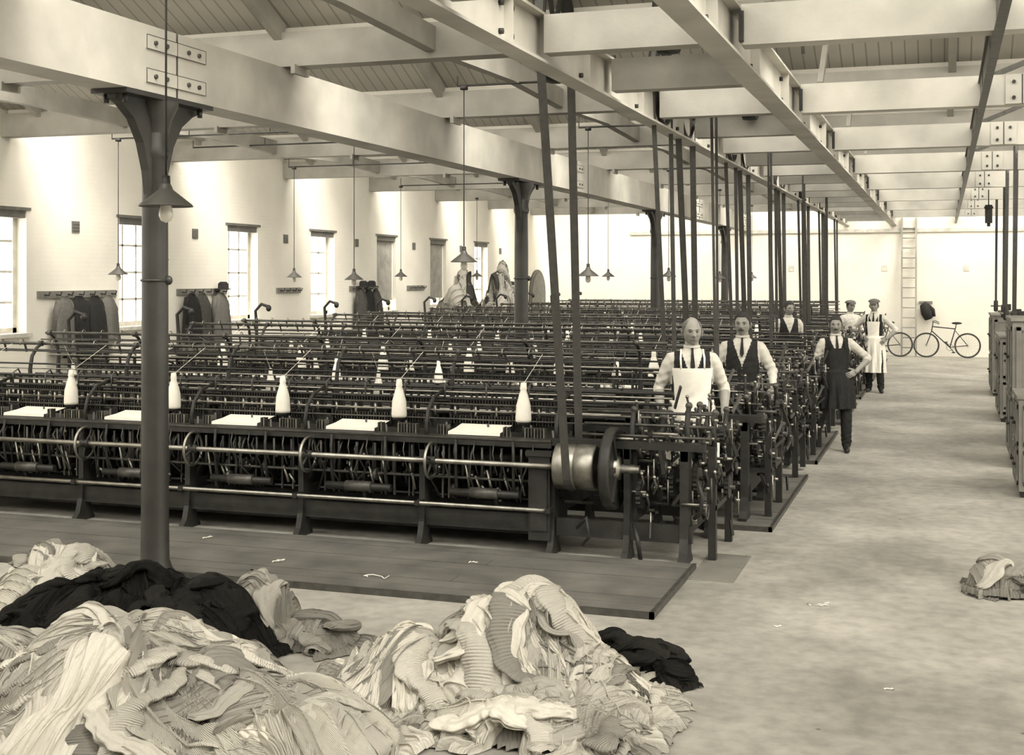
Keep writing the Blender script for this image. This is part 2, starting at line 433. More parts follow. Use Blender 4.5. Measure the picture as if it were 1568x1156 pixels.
        for i in range(6):
            x = xs-.10-.19*i
            b.bar((x,.44,.95),(x,.45,1.28),.016,.025,IR); b.bar((x,.60,.9),(x,.60,1.17),.018,.025,IR)
            if i % 2: b.tube([(x-.03,.38,1.2),(x-.03,.38,1.31),(x-.03,.45,1.34),(x-.03,.50,1.27)],.008,6,IR2)
            b.cyl((x+.05,.42,1.04),(x+.05,.42,1.14),.013,n=6,m=ST)
            b.bar((x+.07,.9,.9),(x+.07,.9,1.25),.014,.02,IR)
            b.bar((x+.03,.28,.88),(x+.01,.31,1.0 if i % 2 else .96),.016,.02,IR2)
        for i in range(4):
            x = xs-.2-.25*i
            b.bar((x,.85,1.57),(x+.02,.86,1.48),.012,.02,IR); b.tube([(x,.85,1.57),(x,.82,1.61),(x,.79,1.6),(x,.78,1.55)],.005,5,ST)
            b.bar((x+.1,1.0,.9),(x+.1,1.02,1.14),.02,.03,IR)
        for sx in (-.25,.25):
            b.tube([(xc+sx,-.04,.9),(xc+sx+.02,-.09,.8),(xc+sx+.01,-.06,.6),(xc+sx,-.02,.5),(xc+sx,.1,.42)],.013,6,IR)
        b.torus((xc-.05,.2,.62),(1,0,0),.16,.012,20,6,IR)
        # small hanging guide hooks and springs on the front shaft
        for i in range(6):
            x = xs-.15-.17*i
            b.tube([(x,-.02,.88),(x,-.05,.80),(x+.015,-.04,.70),(x+.03,-.02,.62)],.006,5,IR2)
            b.cyl((x+.06,.0,.60),(x+.06,.0,.84),.011,n=6,m=IR2 if i % 2 else IR)
        for i in range(15):
            x = xs-.09-(PIT-.18)*(i+R.random()*.5)/15; r = R.choice([.06,.08,.1,.12])
            b.cyl((x-.012,.45,.52),(x+.012,.45,.52),r,n=14,m=R.choice([IR,IR2,IR]))
            b.bar((x,.45+r*.7,.5),(x,.12,.62+.1*R.random()),.014,.03,R.choice([IR,IR2]))
            if R.random() < .5: b.bar((x+.02,.05,.40),(x+.02,.06,.86),.014,.022,IR2 if R.random() < .4 else IR)
            if R.random() < .45: b.cyl((x,.02,.45+.3*R.random()),(x+.05,.02,.46),.012,n=6,m=ST)
        for i in range(11):
            x = xs-.1-R.random()*(PIT-.2); y = R.uniform(0,.25); z = R.uniform(.38,.82); r = R.uniform(.03,.075)
            b.cyl((x-.015,y,z),(x+.015,y,z),r,n=14,m=R.choice([IR,IR2])); b.cyl((x-.03,y,z),(x+.03,y,z),.012,n=8,m=ST)
        for i in range(5):
            x = xs-.1-R.random()*(PIT-.2)
            b.tube([(x,.02,.84),(x,-.03,.78),(x+R.uniform(-.1,.1),-.01,.6),(x+R.uniform(-.15,.15),.05,.40)],.008,6,R.choice([IR,IR2,IR2]))
        b.cyl((xc-.3,-.03,.47),(xc+.3,-.03,.47),.03,n=10,m=IR); b.cyl((xc-.12,-.03,.47),(xc+.12,-.03,.47),.045,n=12,m=IR2)
        for i in range(5):
            x = xs-.15-.2*i; b.bar((x,1.12,.31),(x,1.12,.88),.02,.03,IR)
            b.cyl((x,1.1,.93),(x,1.1,1.04),.016,n=6,m=IR)
    x = XE; b.tube([(x,.5,.88),(x,.5,1.45),(x-.02,.5,1.70),(x+.08,.5,1.80),(x+.2,.5,1.76)],.024,8,IR); b.ell((x+.2,.5,1.74),(.04,.04,.05),IR,10,8)
    # -------- drive head
    b.box((-1.32,-.06,.12),(-1.14,.45,.82),IR); b.box((-1.34,-.08,.80),(-1.12,.47,.84),IR); b.box((-1.30,-.075,.2),(-1.16,-.06,.72),IR)
    b.cyl((-1.2,.02,.72),(-.42,.02,.72),.03,n=14,m=ST)
    pr = [(.05,0),(.17,0),(.185,.01),(.187,.08),(.185,.165),(.178,.17),(.178,.18),(.185,.185),(.187,.26),(.185,.335),(.17,.345),(.05,.345)]
    b.lathe(pr, (-1.10,.02,.72), (1,0,0), n=36, m=ST)
    b.lathe([(.06,0),(.29,0),(.315,-.02),(.325,0),(.325,.05),(.315,.07),(.29,.05),(.06,.05)],(-.66,.02,.72),(1,0,0),n=40,m=IR)
    b.lathe([(.0,.16),(.035,.16),(.04,.05),(.09,.05),(.1,.0)],(-.62,.02,.72),(1,0,0),n=16,m=ST)
    for i in range(6):
        a = math.pi*i/3; b.bar((-.60,.02+.08*math.cos(a),.72+.08*math.sin(a)),(-.60,.02+.29*math.cos(a),.72+.29*math.sin(a)),.02,.04,IR)
    b.tube([(-.9,-.1,.25),(-.8,-.18,.35),(-.78,-.17,.2),(-.85,-.1,.12)],.015,6,IR)
    leg(-.06,.07); leg(-.52,.05)
    b.box((-1.1,.0,.16),(0,.05,.30),IR); b.box((-1.1,1.12,.16),(0,1.17,.30),IR); b.box((-.08,.0,.20),(-.04,1.2,.34),IR)
    b.box((-1.14,0,.88),(.1,.1,.94),IR); b.box((-1.14,1.05,.88),(.1,1.2,.94),IR); b.box((-.5,.1,.3),(-.46,1.1,.85),IR)
    for (x, y, zt) in ((-.06,.12,1.22),(-.06,.6,1.18),(-.06,1.0,1.10),(-.5,.1,1.18),(-.5,.6,1.25),(-.3,.3,1.1),(.12,.3,1.15),(.12,.85,1.12)):
        b.tube([(x,y,.85),(x,y,1.0),(x,y+.02,zt-.1),(x,y+.08,zt)],[.03,.024,.022,.02],8,IR); b.ell((x,y+.08,zt),(.03,.03,.03),IR2,10,6)
    gears = [(-.02,.35,.62,.13),(-.02,.62,.55,.12),(.02,.35,.84,.10),(.02,.60,.80,.13),(.0,.86,.66,.12),(-.2,.3,.6,.14),(-.2,.68,.66,.14),
             (-.36,.28,.8,.12),(-.36,.55,.66,.15),(.08,.18,.46,.10),(.08,.9,.45,.09),(-.44,.15,.5,.12),(.16,.5,.95,.08),(.16,.25,.68,.09),(.16,.75,.5,.1),(.1,1.0,.85,.09)]
    for (x, y, z, r) in gears:
        b.gear((x,y,z),r,.035,max(14,int(r*150)),R.choice([IR,IR,IR2])); b.cyl((x-.08,y,z),(x+.06,y,z),.018,n=10,m=R.choice([ST,IR2]))
    for i in range(190):
        x = R.uniform(-.55,.24); y = R.uniform(-.06,1.15); z = R.uniform(.26,1.14)
        t = R.random()
        if t < .25:
            r = R.uniform(.02,.06); b.cyl((x-.01,y,z),(x+.012,y,z),r,n=12,m=R.choice([IR,IR2,IR])); b.cyl((x-.02,y,z),(x+.04,y,z),.012,n=8,m=ST)
        elif t < .5:
            b.bar((x,y,z),(x+R.uniform(-.1,.1),y+R.uniform(-.15,.15),z+R.uniform(-.22,.2)),.014,.028,R.choice([IR,IR2,IR]))
        elif t < .7:
            b.tube([(x,y,z),(x+.03,y-.02,z+.06),(x+.02,y-.05,z+.13)],.010,6,R.choice([IR,IR2])); b.ell((x+.02,y-.05,z+.14),(.016,.016,.016),ST,8,6)
        elif t < .85:
            b.cyl((x,y,z-.10),(x,y,z+.10),.008,n=6,m=R.choice([ST,IR2,IR]))
        else:
            b.cyl((x-.12,y,z),(x+.08,y,z),.012,n=8,m=R.choice([ST,IR2]))
    for z in (.98,1.06,1.15):
        b.cyl((-.9,.05+(z-.98),z),(.15,.05+(z-.98),z),.012,n=8,m=IR2)
    for yy in (.0,.3,.9):
        b.tube([(.02,yy,.36),(.08,yy-.04,.42),(.09,yy-.05,.55),(.05,yy-.02,.66)],.016,6,IR); b.torus((.12,yy,.42),(1,0,0),.055,.008,16,6,IR2)
    b.tube([(-.45,-.05,.3),(-.4,-.14,.2),(-.38,-.12,.04)],.018,6,IR)
    b.box((.10,.15,.0),(.16,.22,.9),IR); b.box((.10,.95,.0),(.16,1.02,.9),IR); b.box((-.05,.15,.4),(.16,1.02,.44),IR)
    return b.mesh("knitting_machine", [M_iron, M_iron2, M_steel, M_cotton])
mach = build_machine()
drums = []
for j in range(6):
    xa = -1.86 if j == 0 else -1.68
    o = bpy.data.objects.new("knitting_machine", mach); COL.objects.link(o); o.location = (xa, 9.85+4.25*j, .0 if j == 0 else .04); drums.append((xa, 9.87+4.25*j))
    o = bpy.data.objects.new("knitting_machine", mach); COL.objects.link(o); o.location = (-1.66, 12.85+4.25*j, .04); o.scale = (1, -1, 1); drums.append((-1.66, 12.83+4.25*j))

# ------------------------------------------------------------------ belts + overhead shafts
def belt(x, yb, zb, rb, yt, zt, rt, w=.075):
    b = MB(); pts = []
    base = math.atan2(zt-zb, yt-yb)
    L = math.hypot(zt-zb, yt-yb); al = math.acos((rb-rt)/L)
    a0 = base+al; a1 = base-al+2*math.pi
    for i in range(13):
        a = a0+(a1-a0)*i/12; pts.append((yb+rb*math.cos(a), zb+rb*math.sin(a)))
    for i in range(13):
        a = base-al+(2*al)*i/12; pts.append((yt+rt*math.cos(a), zt+rt*math.sin(a)))
    n = len(pts); vs = []; t = .005
    for i, (y, z) in enumerate(pts):
        p0 = Vector(pts[i-1]); p1 = Vector(pts[(i+1) % n]); d = (p1-p0).normalized(); nn = Vector((d.y, -d.x))
        for (dx, dn) in ((-w/2,0),(w/2,0),(w/2,t),(-w/2,t)):
            vs.append((x+dx, y+nn.x*dn, z+nn.y*dn))
    fs = []
    for i in range(n):
        k = (i+1) % n
        for q in range(4): fs.append((i*4+q, i*4+(q+1) % 4, k*4+(q+1) % 4, k*4+q))
    b.add(vs, fs, 0)
    return b.obj("drive_belt", [M_belt])
def pulley(b, x, y, z, r, w, m=0):
    b.lathe([(r-.02,-w/2),(r,-w/2),(r+.004,0),(r,w/2),(r-.02,w/2),(r-.02,-w/2)],(x,y,z),(1,0,0),n=32,m=m)
    b.cyl((x-w/2,y,z),(x+w/2,y,z),.05,n=12,m=m)
    for i in range(6):
        a = math.pi*i/3; b.bar((x,y,z),(x,y+(r-.01)*math.cos(a),z+(r-.01)*math.sin(a)),.03,.04,m)
for i, (xm, yd) in enumerate(drums):
    zo = .72+(.0 if i == 0 else .04); xb = xm-.97
    yt = yd-.5
    belt(xb, yd, zo, .19, yt, 4.15, .42, .066 if i % 2 == 0 else .045)
    b = MB(); pulley(b, xb, yt, 4.15, .415, .10)
    pulley(b, -1.95, yt, 4.15, .24, .14)
    b.cyl((-3.3,yt,4.15),(-1.5,yt,4.15),.03,n=12,m=1)
    for x in (-3.15,-1.75):
        b.bar((x,yt,4.15),(x,yt,4.45),.06,.1); b.box((x-.05,yt-.09,4.08),(x+.05,yt+.09,4.22))
    b.obj("overhead_countershaft", [M_iron, M_steel])
for (xm, yd) in drums[1:8:2]:
    belt(-2.15, yd-.1, 1.15, .06, yd-.3, 4.1, .14, .028)

# ------------------------------------------------------------------ platforms
def platform(x0, x1, y0, y1, z=.04):
    b = MB(); n = max(2, int(round((y1-y0)/.19))); w = (y1-y0)/n
    for i in range(n):
        ya = y0+i*w; xc = random.uniform(x0+1, x1-1)
        for (a, c) in ((x0, xc-.003), (xc+.003, x1)):
            b.box((a, ya+.004, .0), (c, ya+w-.004, z+random.uniform(-.003,.003)))
    b.box((x0,y0-.03,0),(x1+.03,y0,z+.004),1); b.box((x1,y0-.03,0),(x1+.03,y1,z+.004),1)
    return b.obj("plank_platform", [M_plank, M_iron2])
platform(-10.6, -1.83, 8.22, 9.72)
for j in range(6):
    platform(-10.2, -1.46, 11.35+4.25*j, 14.5+4.25*j if j < 5 else 35.6, .038)
b = MB(); b.box((-1.80,9.36,.0),(-1.46,10.28,.008)); b.box((-1.79,9.37,.008),(-1.47,10.27,.012))
for q in range(6): b.cyl((-1.77+.28*(q%2),9.4+.42*(q//2),.012),(-1.77+.28*(q%2),9.4+.42*(q//2),.016),.01,n=8)
b.obj("floor_plate", [M_plate])

# ------------------------------------------------------------------ pendant lamps
def lamp(x, y, z, top=4.2):
    b = MB()
    b.lathe([(.022,.115),(.03,.10),(.035,.085),(.13,.01),(.135,.0),(.128,.003),(.03,.075),(.022,.11)],(0,0,0),n=28,m=0)
    b.lathe([(0,.16),(.02,.155),(.022,.11),(.022,.06)],(0,0,0),n=14,m=1)
    b.lathe([(.018,.05),(.022,.02),(.034,-.02),(.036,-.045),(.026,-.07),(0,-.082)],(0,0,0),n=16,m=2)
    b.cyl((0,0,.15),(0,0,top-z),.0055,n=6,m=3)
    b.lathe([(.03,0),(.04,-.01),(.04,-.04),(0,-.045)],(0,0,top-z),n=12,m=3)
    b.obj("pendant_lamp", [M_shade, M_iron, M_glass, M_iron], (x, y, z))
LAMPS = [(-3.70,5.50,2.60,4.1),(-4.53,11.87,2.39,4.15),(-4.18,15.27,2.25,4.1),(-7.88,16.3,2.2,4.15),(-10.5,14.5,2.27,4.1),(-10.6,15.6,2.48,4.15),
         (-10.4,19.2,2.23,4.1),(-10.5,23.9,2.24,4.1),(-10.4,28.1,2.24,4.1),(-4.5,21.7,2.24,4.1),(-4.5,27,2.2,4.1),(-4.7,33.2,2.2,4.1),(-6.5,25.3,2.24,4.1),(-8.2,28.9,2.25,4.1)]
for l in LAMPS: lamp(*l)
b = MB()
for (xa, xb, y, z) in ((-10.6,-5.68,14.5,4.1),(-10.5,-7.8,19.2,4.1),(-10.5,-8,23.9,4.1),(-4.6,-2.8,11.87,4.15),(-4.3,-2.8,15.27,4.1),(-10.5,-7.8,16.3,4.15),(-8.2,-5.68,28.9,4.1),(-4.6,-2.8,21.7,4.1)):
    b.cyl((xa,y,z),(xb,y,z),.012,n=6)
    for x in np.arange(xa, xb, 1.2): b.cyl((x,y,z),(x,y,4.25),.006,n=5)
b.obj("lighting_conduit", [M_iron])

# ------------------------------------------------------------------ coats / racks / vents
def coat(b, y, z, s, m, rnd):
    rows = 14; n = 20
    vs = []; ph = rnd.uniform(0,6); L = .85*s*rnd.uniform(.9,1.1)
    for i in range(rows+1):
        t = i/rows
        w = (.05+.12*min(1,t*4)**.6+.06*t)*s; d = (.03+.05*min(1,t*4)+.03*t)*s
        for j in range(n):
            a = 2*math.pi*j/n; rp = 1+.16*math.sin(5*a+ph)*min(1,t*2)+.06*math.sin(9*a+ph*2)
            vs.append((XL+.14+d*math.cos(a)*rp, y+w*math.sin(a)*rp, z-L*t))
    fs = [(i*n+j,i*n+(j+1)%n,(i+1)*n+(j+1)%n,(i+1)*n+j) for i in range(rows) for j in range(n)]
    fs.append(tuple(range(n)))
    b.add(vs, fs, m, True)
    for sgn in (-1,1):
        b.tube([(XL+.12,y+sgn*.10*s,z-.08),(XL+.14,y+sgn*.17*s,z-.2),(XL+.14,y+sgn*.18*s,z-.5*s)],[.05,.048,.04],8,m)
def rack(yc, w, z, coats, hats=()):
    b = MB(); rnd = random.Random(int(yc*10)); b.box((XL,yc-w/2,z-.05),(XL+.03,yc+w/2,z+.05),0)
    n = max(3,int(w/.22))
    for i in range(n):
        y = yc-w/2+w*(i+.5)/n; b.tube([(XL+.03,y,z),(XL+.10,y,z-.01),(XL+.12,y,z+.04)],.01,6,1)
    for (dy, s, m) in coats: coat(b, yc+dy, z-.02, s, m, rnd)
    for dy in hats:
        b.lathe([(.15,0),(.15,.012),(.09,.02),(.085,.1),(.05,.13),(0,.125)],(XL+.16,yc+dy,z+.03),n=16,m=3)
    b.obj("coat_rack", [M_rack, M_iron, M_grey, M_black, M_hairg])
rack(14.95,1.7,2.0,[(-.45,1,4),(-.15,1.1,3),(.2,1.1,3),(.5,.9,4)],())
rack(18.1,1.45,2.0,[(-.5,1,3),(-.2,1,2),(.35,1.15,4)],(.4,))
rack(21.0,.9,1.99,[]); rack(27.0,1.0,1.99,[])
rack(24.2,1.3,2.0,[(-.35,1.1,2),(0,1.2,3),(.35,1.1,2)],(-.3,.1))
b = MB()
for c in [11.9+3*i for i in range(8)]:
    b.box((XL,c-.08,2.86),(XL+.015,c+.08,3.02))
    for q in range(3): b.box((XL+.015,c-.07,2.885+.045*q),(XL+.022,c+.07,2.90+.045*q))
b.obj("wall_vents", [M_vent])
b = MB()
for c in (-4.2,-1.6,.6): b.box((c-.08,YB-.015,2.4),(c+.08,YB,2.56))
b.box((-9,YB-.05,3.5),(XR,YB,3.6))
b.obj("trim_3", [M_win])
b = MB(); pts = [(35.45,0),(35.45,1.75)]+[(36.2-.75*math.cos(math.pi*i/12),1.75+.7*math.sin(math.pi*i/12)) for i in range(1,12)]+[(36.95,1.75),(36.95,0)]
b.prism(pts, lambda p, t: (XL+.05*t, p[0], p[1]), 0)
ip = [(36.2+(p[0]-36.2)*.82, p[1]*.96) for p in pts]
b.prism(ip, lambda p, t: (XL+.05+.02*t, p[0], p[1]), 1)
b.ell((XL+.1,35.75,1.1),(.03,.03,.03),2)
b.obj("door_1", [M_iron2, M_vent, M_iron])

b = MB()
for x in (-1.12,-.74): b.bar((x,YB-.35,0),(x,YB-.06,3.9),.05,.08,0,up=(0,1,0))
for i in range(13):
    z = .25+.28*i; y = YB-.35+.29*z/3.9; b.cyl((-1.12,y,z),(-.74,y,z),.016,n=8)
b.obj("ladder", [M_beam])

def bicycle(x, y, lean=.12):
    b = MB(); r = .33
    for wx in (-.54,.54):
        b.torus((wx,0,r+.015),(0,1,0),r,.018,36,8,0); b.torus((wx,0,r+.015),(0,1,0),r-.025,.008,36,6,1)
        b.cyl((wx,-.05,r),(wx,.05,r),.022,n=10,m=1)
        for i in range(18):
            a = 2*math.pi*i/18; b.cyl((wx,.02*(-1)**i,r+.015),(wx+(r-.02)*math.cos(a),0,r+.015+(r-.02)*math.sin(a)),.0022,n=3,m=1,caps=False)
    bb = (.08,0,.29); seat = (.22,0,.80); head_ = (-.38,0,.86); hb = (-.40,0,.74); rear = (.54,0,.345); front = (-.54,0,.345)
    for p, q in ((bb,seat),(seat,head_),(hb,bb),(head_,hb)): b.cyl(p,q,.016,n=10)
    for s in (-.045,.045):
        b.tube([(rear[0],s,rear[2]),(bb[0],s*.5,bb[2])],.009,8); b.tube([(rear[0],s,rear[2]),(seat[0],s*.4,seat[2]-.05)],.008,8)
        b.tube([(hb[0],s*.5,hb[2]),(-.46,s,.55),(front[0],s,front[2])],.011,8)
    b.cyl(seat,(.245,0,.93),.012,n=8); b.ell((.26,0,.96),(.14,.08,.035),0,14,8,fn=lambda d,p: Vector((p.x,p.y*(1.0 if d.x>0 else .45),p.z)))
    b.cyl(head_,(-.36,0,.98),.013,n=8)
    b.tube([(-.20,-.27,.95),(-.3,-.25,1.0),(-.37,-.12,1.0),(-.37,0,.98),(-.37,.12,1.0),(-.3,.25,1.0),(-.20,.27,.95)],.011,8)
    b.torus(bb,(0,1,0),.09,.008,20,6,1); b.bar((bb[0],.06,bb[2]),(bb[0]+.1,.08,bb[2]-.13),.015,.02); b.box((.13,.06,.14),(.22,.16,.165))
    b.bar((bb[0],-.06,bb[2]),(bb[0]-.1,-.08,bb[2]+.13),.015,.02); b.box((-.07,-.16,.41),(.02,-.06,.435))
    o = b.obj("bicycle", [M_iron, M_steel], (x, y, 0)); o.rotation_euler = (-lean, 0, 0); return o
bicycle(.08, 37.15); bicycle(-1.70, 37.2)
b = MB()
b.box((-.66,YB-.03,1.48),(-.3,YB,1.55),0)
b.tube([(-.48,YB-.07,1.5),(-.52,YB-.16,1.42),(-.46,YB-.18,1.22),(-.40,YB-.16,1.05)],[.05,.12,.15,.11],14,1)
b.tube([(-.46,YB-.12,1.45),(-.3,YB-.14,1.3),(-.26,YB-.14,1.12)],[.07,.07,.05],10,1)
b.obj("hanging_jacket", [M_rack, M_black])

def cabinet(x, y, w, d, h):
    b = MB()
    b.box((0,0,.06),(w,d,h)); b.box((-.02,-.02,h),(w+.02,d+.02,h+.035)); b.box((.02,.02,0),(w-.02,d-.02,.06),1)
    for face in ('x','y'):
        nx = 2
        for iz, (z0, z1) in enumerate(((.12,h*.48),(h*.52,h-.06))):
            if face == 'x':
                for q in range(nx):
                    ya = .05+q*(d-.1)/nx; yb = ya+(d-.1)/nx-.04
                    for (a0,a1,c0,c1) in ((ya,yb,z0,z0+.05),(ya,yb,z1-.05,z1),(ya,ya+.05,z0,z1),(yb-.05,yb,z0,z1)): b.box((-.018,a0,c0),(0,a1,c1))
                    b.ell((-.03,yb-.08,(z0+z1)/2),(.02,.02,.02),1,8,6)
            else:
                for (a0,a1,c0,c1) in ((.04,w-.04,z0,z0+.05),(.04,w-.04,z1-.05,z1),(.04,.1,z0,z1),(w-.1,w-.04,z0,z1)): b.box((a0,-.018,c0),(a1,0,c1))
    b.obj("wooden_cabinet", [M_wood, M_iron], (x,y,0), bevel=.006)
cabinet(.72,13.9,.8,.95,1.0); cabinet(.76,16.0,.8,1.3,1.72); cabinet(.84,18.0,.8,1.2,1.45); cabinet(.82,21,.8,1.5,1.3); cabinet(.86,25.5,.8,1.5,1.5)
for (x, y) in ((.95,19.6),(1.0,20.4),(1.0,23.2),(1.02,24.6),(1.05,29)):
    belt(x, y, 1.62, .12, y-.5, 3.95, .25, .035)
    b = MB(); pulley(b, x, y, 1.62, .115, .08); b.cyl((x-.1,y,1.62),(x+.3,y,1.62),.02,m=1)
    b.box((x+.2,y-.06,0),(x+.3,y+.06,1.66)); b.box((x+.12,y-.2,0),(x+.38,y+.2,.06)); b.obj("drive_pulley_stand",[M_iron,M_steel])
b = MB(); b.box((-.06,-.06,-.16),(.06,.06,.16)); b.cyl((0,0,.16),(0,0,.43),.01); b.cyl((0,0,-.16),(0,0,-.22),.03); b.box((-.075,-.075,.1),(.075,.075,.13))
b.obj("switch_box",[M_iron],(.75,24,3.35))

# ------------------------------------------------------------------ garment piles
def snoise(x, y, seed, scale, n=7):
    r = np.random.RandomState(seed % 100000); o = np.zeros_like(x)
    for i in range(n):
        a = r.uniform(0, 2*np.pi); f = scale*r.uniform(.6, 1.7)
        o += np.sin((x*np.cos(a)+y*np.sin(a))*f*2*np.pi + r.uniform(0, 6.28))
    return o/n**.5*.7

def cloth_mat(name):
    m = bpy.data.materials.new(name); m.use_nodes = True
    nt = m.node_tree; N = nt.nodes; L = nt.links; p = N["Principled BSDF"]
    p.inputs["Roughness"].default_value = .92; p.inputs["Specular IOR Level"].default_value = .12
    at = N.new("ShaderNodeAttribute"); at.attribute_name = "shade"
    L.new(at.outputs["Color"], p.inputs["Base Color"])
    ar = N.new("ShaderNodeAttribute"); ar.attribute_name = "rib"
    s1 = N.new("ShaderNodeMath"); s1.operation = 'SINE'
    L.new(ar.outputs["Fac"], s1.inputs[0])
    tc = N.new("ShaderNodeTexCoord"); nz = N.new("ShaderNodeTexNoise"); nz.inputs["Scale"].default_value = 60; nz.inputs["Detail"].default_value = 5
    L.new(tc.outputs["Object"], nz.inputs["Vector"])
    ad = N.new("ShaderNodeMath"); ad.operation = 'MULTIPLY_ADD'; ad.inputs[1].default_value = .45
    L.new(s1.outputs[0], ad.inputs[0]); L.new(nz.outputs["Fac"], ad.inputs[2])
    b = N.new("ShaderNodeBump"); b.inputs["Strength"].default_value = .9; b.inputs["Distance"].default_value = .006
    L.new(ad.outputs[0], b.inputs["Height"]); L.new(b.outputs["Normal"], p.inputs["Normal"])
    return m
M_pile = cloth_mat("knitted_cloth")

def pile(name, loc, rot, mounds, ns, nt_, seed, tones, gs=(.15,.32), res=1.0, k=1.0, big=0, xmin=None):
    R = np.random.RandomState(seed)
    def Mf(x, y):
        xw = x+.05*snoise(x,y,seed+1,1.6); yw = y+.05*snoise(x,y,seed+2,1.6)
        o = np.zeros_like(x)
        for (cx, cy, rx, ry, h) in mounds:
            r = np.sqrt(((xw-cx)/rx)**2+((yw-cy)/ry)**2)
            o = np.maximum(o, h*np.clip(1-r**1.5, 0, 1)**.9)
        return o*(1+.15*snoise(x,y,seed+3,2.0))
    def surf(x, y):
        e = .03*k; z = Mf(x, y)
        gx = (Mf(x+e,y)-Mf(x-e,y))/(2*e); gy = (Mf(x,y+e)-Mf(x,y-e))/(2*e)
        gx = np.clip(gx,-1.6,1.6); gy = np.clip(gy,-1.6,1.6)
        l = np.sqrt(gx*gx+gy*gy+1)
        return z, -gx/l, -gy/l, 1/l
    VV = []; FF = []; SS = []; RR = []; nv = 0
    def emit(P, nr, nc, tone, rib, closed=False, core=False):
        nonlocal nv
        idx = np.arange(nr*nc).reshape(nr, nc)+nv
        if closed: idx = np.concatenate([idx, idx[:, :1]], 1)
        a = idx[:-1,:-1].ravel(); b_ = idx[:-1,1:].ravel(); c = idx[1:,1:].ravel(); d = idx[1:,:-1].ravel()
        if core:
            zz = P[:,2]; F_ = np.stack([a,b_,c,d],1); keep = (zz[F_-nv] > .0).all(1); F_ = F_[keep]; FF.append(F_)
        else:
            P[:,2] = np.maximum(P[:,2], .002+.004*((P[:,0]*37+P[:,1]*53) % 1)); FF.append(np.stack([a,b_,c,d],1))
        VV.append(P); SS.append(np.broadcast_to(tone, (nr*nc,)).astype(float)); RR.append(rib.ravel()); nv += nr*nc
    x0 = min(m[0]-m[2] for m in mounds)-.1; x1 = max(m[0]+m[2] for m in mounds)+.1
    y0 = min(m[1]-m[3] for m in mounds)-.1; y1 = max(m[1]+m[3] for m in mounds)+.1
    st = .02*k; X, Y = np.meshgrid(np.arange(x0,x1,st), np.arange(y0,y1,st)); Z = Mf(X,Y)-.02
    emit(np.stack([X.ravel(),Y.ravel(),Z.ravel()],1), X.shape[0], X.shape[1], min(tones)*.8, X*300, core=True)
    area = np.array([q[2]*q[3] for q in mounds]); area = area/area.sum()
    items = [('s', i/ns) for i in range(ns)]+[('t', .25+.75*i/max(1,nt_)) for i in range(nt_)]+[('b', .9+.2*i/max(1,big)) for i in range(big)]
    for (ty, order) in items:
        m = mounds[R.choice(len(mounds), p=area)]
        rr = np.sqrt(R.rand())*(.95 if ty != 'b' else .75); th = R.rand()*6.283
        cx = m[0]+m[2]*rr*np.cos(th); cy = m[1]+m[3]*rr*np.sin(th)
        radial = math.atan2(m[3]*math.sin(th)*rr, m[2]*math.cos(th)*rr)
        tone = tones[R.randint(len(tones))]*R.uniform(.85,1.12)
        if ty in 'sb':
            bg_ = 1.35 if ty == 'b' else 1.0
            a = R.uniform(*gs)*bg_; bq = a*R.uniform(.45,.9)
            an = radial+R.uniform(-.8,.8) if R.rand() < .65 else R.rand()*6.283
            nr = int(34*res*bg_); nc = int(84*res*bg_)
            p, q = np.meshgrid(np.linspace(-1,1,nr), np.linspace(-1,1,nc), indexing='ij')
            fan = R.rand() < .6
            pinch = R.uniform(.2,.5)
            wf = (pinch+(1.15-pinch)*np.clip((p+1)/2,0,1)**1.2) if fan else 1+.12*np.sin(p*3+R.rand()*6)
            if fan and R.rand() < .4: wf = pinch+(1.1-pinch)*np.abs(p)**1.1
            nf = R.uniform(4,8) if R.rand() < .6 else R.uniform(8,13)
            ph = np.pi*q*nf/2+.5*snoise(p,q,seed*3+int(order*999),.5)+R.rand()*6+.9*np.sin(p*2.2+R.rand()*6)
            wl = 2*bq/nf
            amv = min(.06*k, wl*R.uniform(.5,.85))*(.65+.35*np.sin(q*3.1+R.rand()*6+p))
            fold = amv*(np.abs(np.sin(ph))**.8)
            fold += .012*k*snoise(p*a/k, q*bq/k, seed+int(order*777), 5)
            lat = wl*.24*np.sin(2*ph)
            L_ = p*a*(1+.06*snoise(q*2,p*0,seed+int(order*555),.8)); Q_ = q*bq*wf+lat*wf
            bend = R.uniform(-1.5,1.5)/k; Q_ = Q_+bend*L_*L_
            x = cx+L_*math.cos(an)-Q_*math.sin(an); y = cy+L_*math.sin(an)+Q_*math.cos(an)
            z, nx, ny, nz = surf(x, y)
            lv = (.01+.06*order)*k*R.uniform(.5,1.2)
            ed = np.clip((1-np.abs(q))*9,0,1); ep = np.clip((1-np.abs(p))*11,0,1)
            off = (lv+fold)*(.15+.85*ed**.6)*(.35+.65*ep**.6)-.02*k*(1-ed)
            P = np.stack([(x+nx*off).ravel(),(y+ny*off).ravel(),(z+nz*off).ravel()],1)
            emit(P, nr, nc, tone, Q_/wf*R.choice([300,420,1200]))
        else:
            L = R.uniform(gs[0]*1.2, gs[1]*1.9); r0 = R.uniform(.02,.04)*k; an = radial+R.uniform(-1.2,1.2); nr = int(46*res); nc = int(28*res)
            t = np.linspace(0,1,nr); cur = R.uniform(-3,3)/k; ang = an+cur*(t-.5)*L+.5*np.sin(t*7+R.rand()*6)
            px = cx+np.cumsum(np.cos(ang))*L/nr; py = cy+np.cumsum(np.sin(ang))*L/nr
            px -= (px.mean()-cx); py -= (py.mean()-cy)
            z, nx, ny, nz = surf(px, py)
            dx = np.gradient(px); dy = np.gradient(py); l = np.hypot(dx,dy); tx = -dy/l; tyv = dx/l
            aa = np.linspace(0,2*np.pi,nc,endpoint=False)
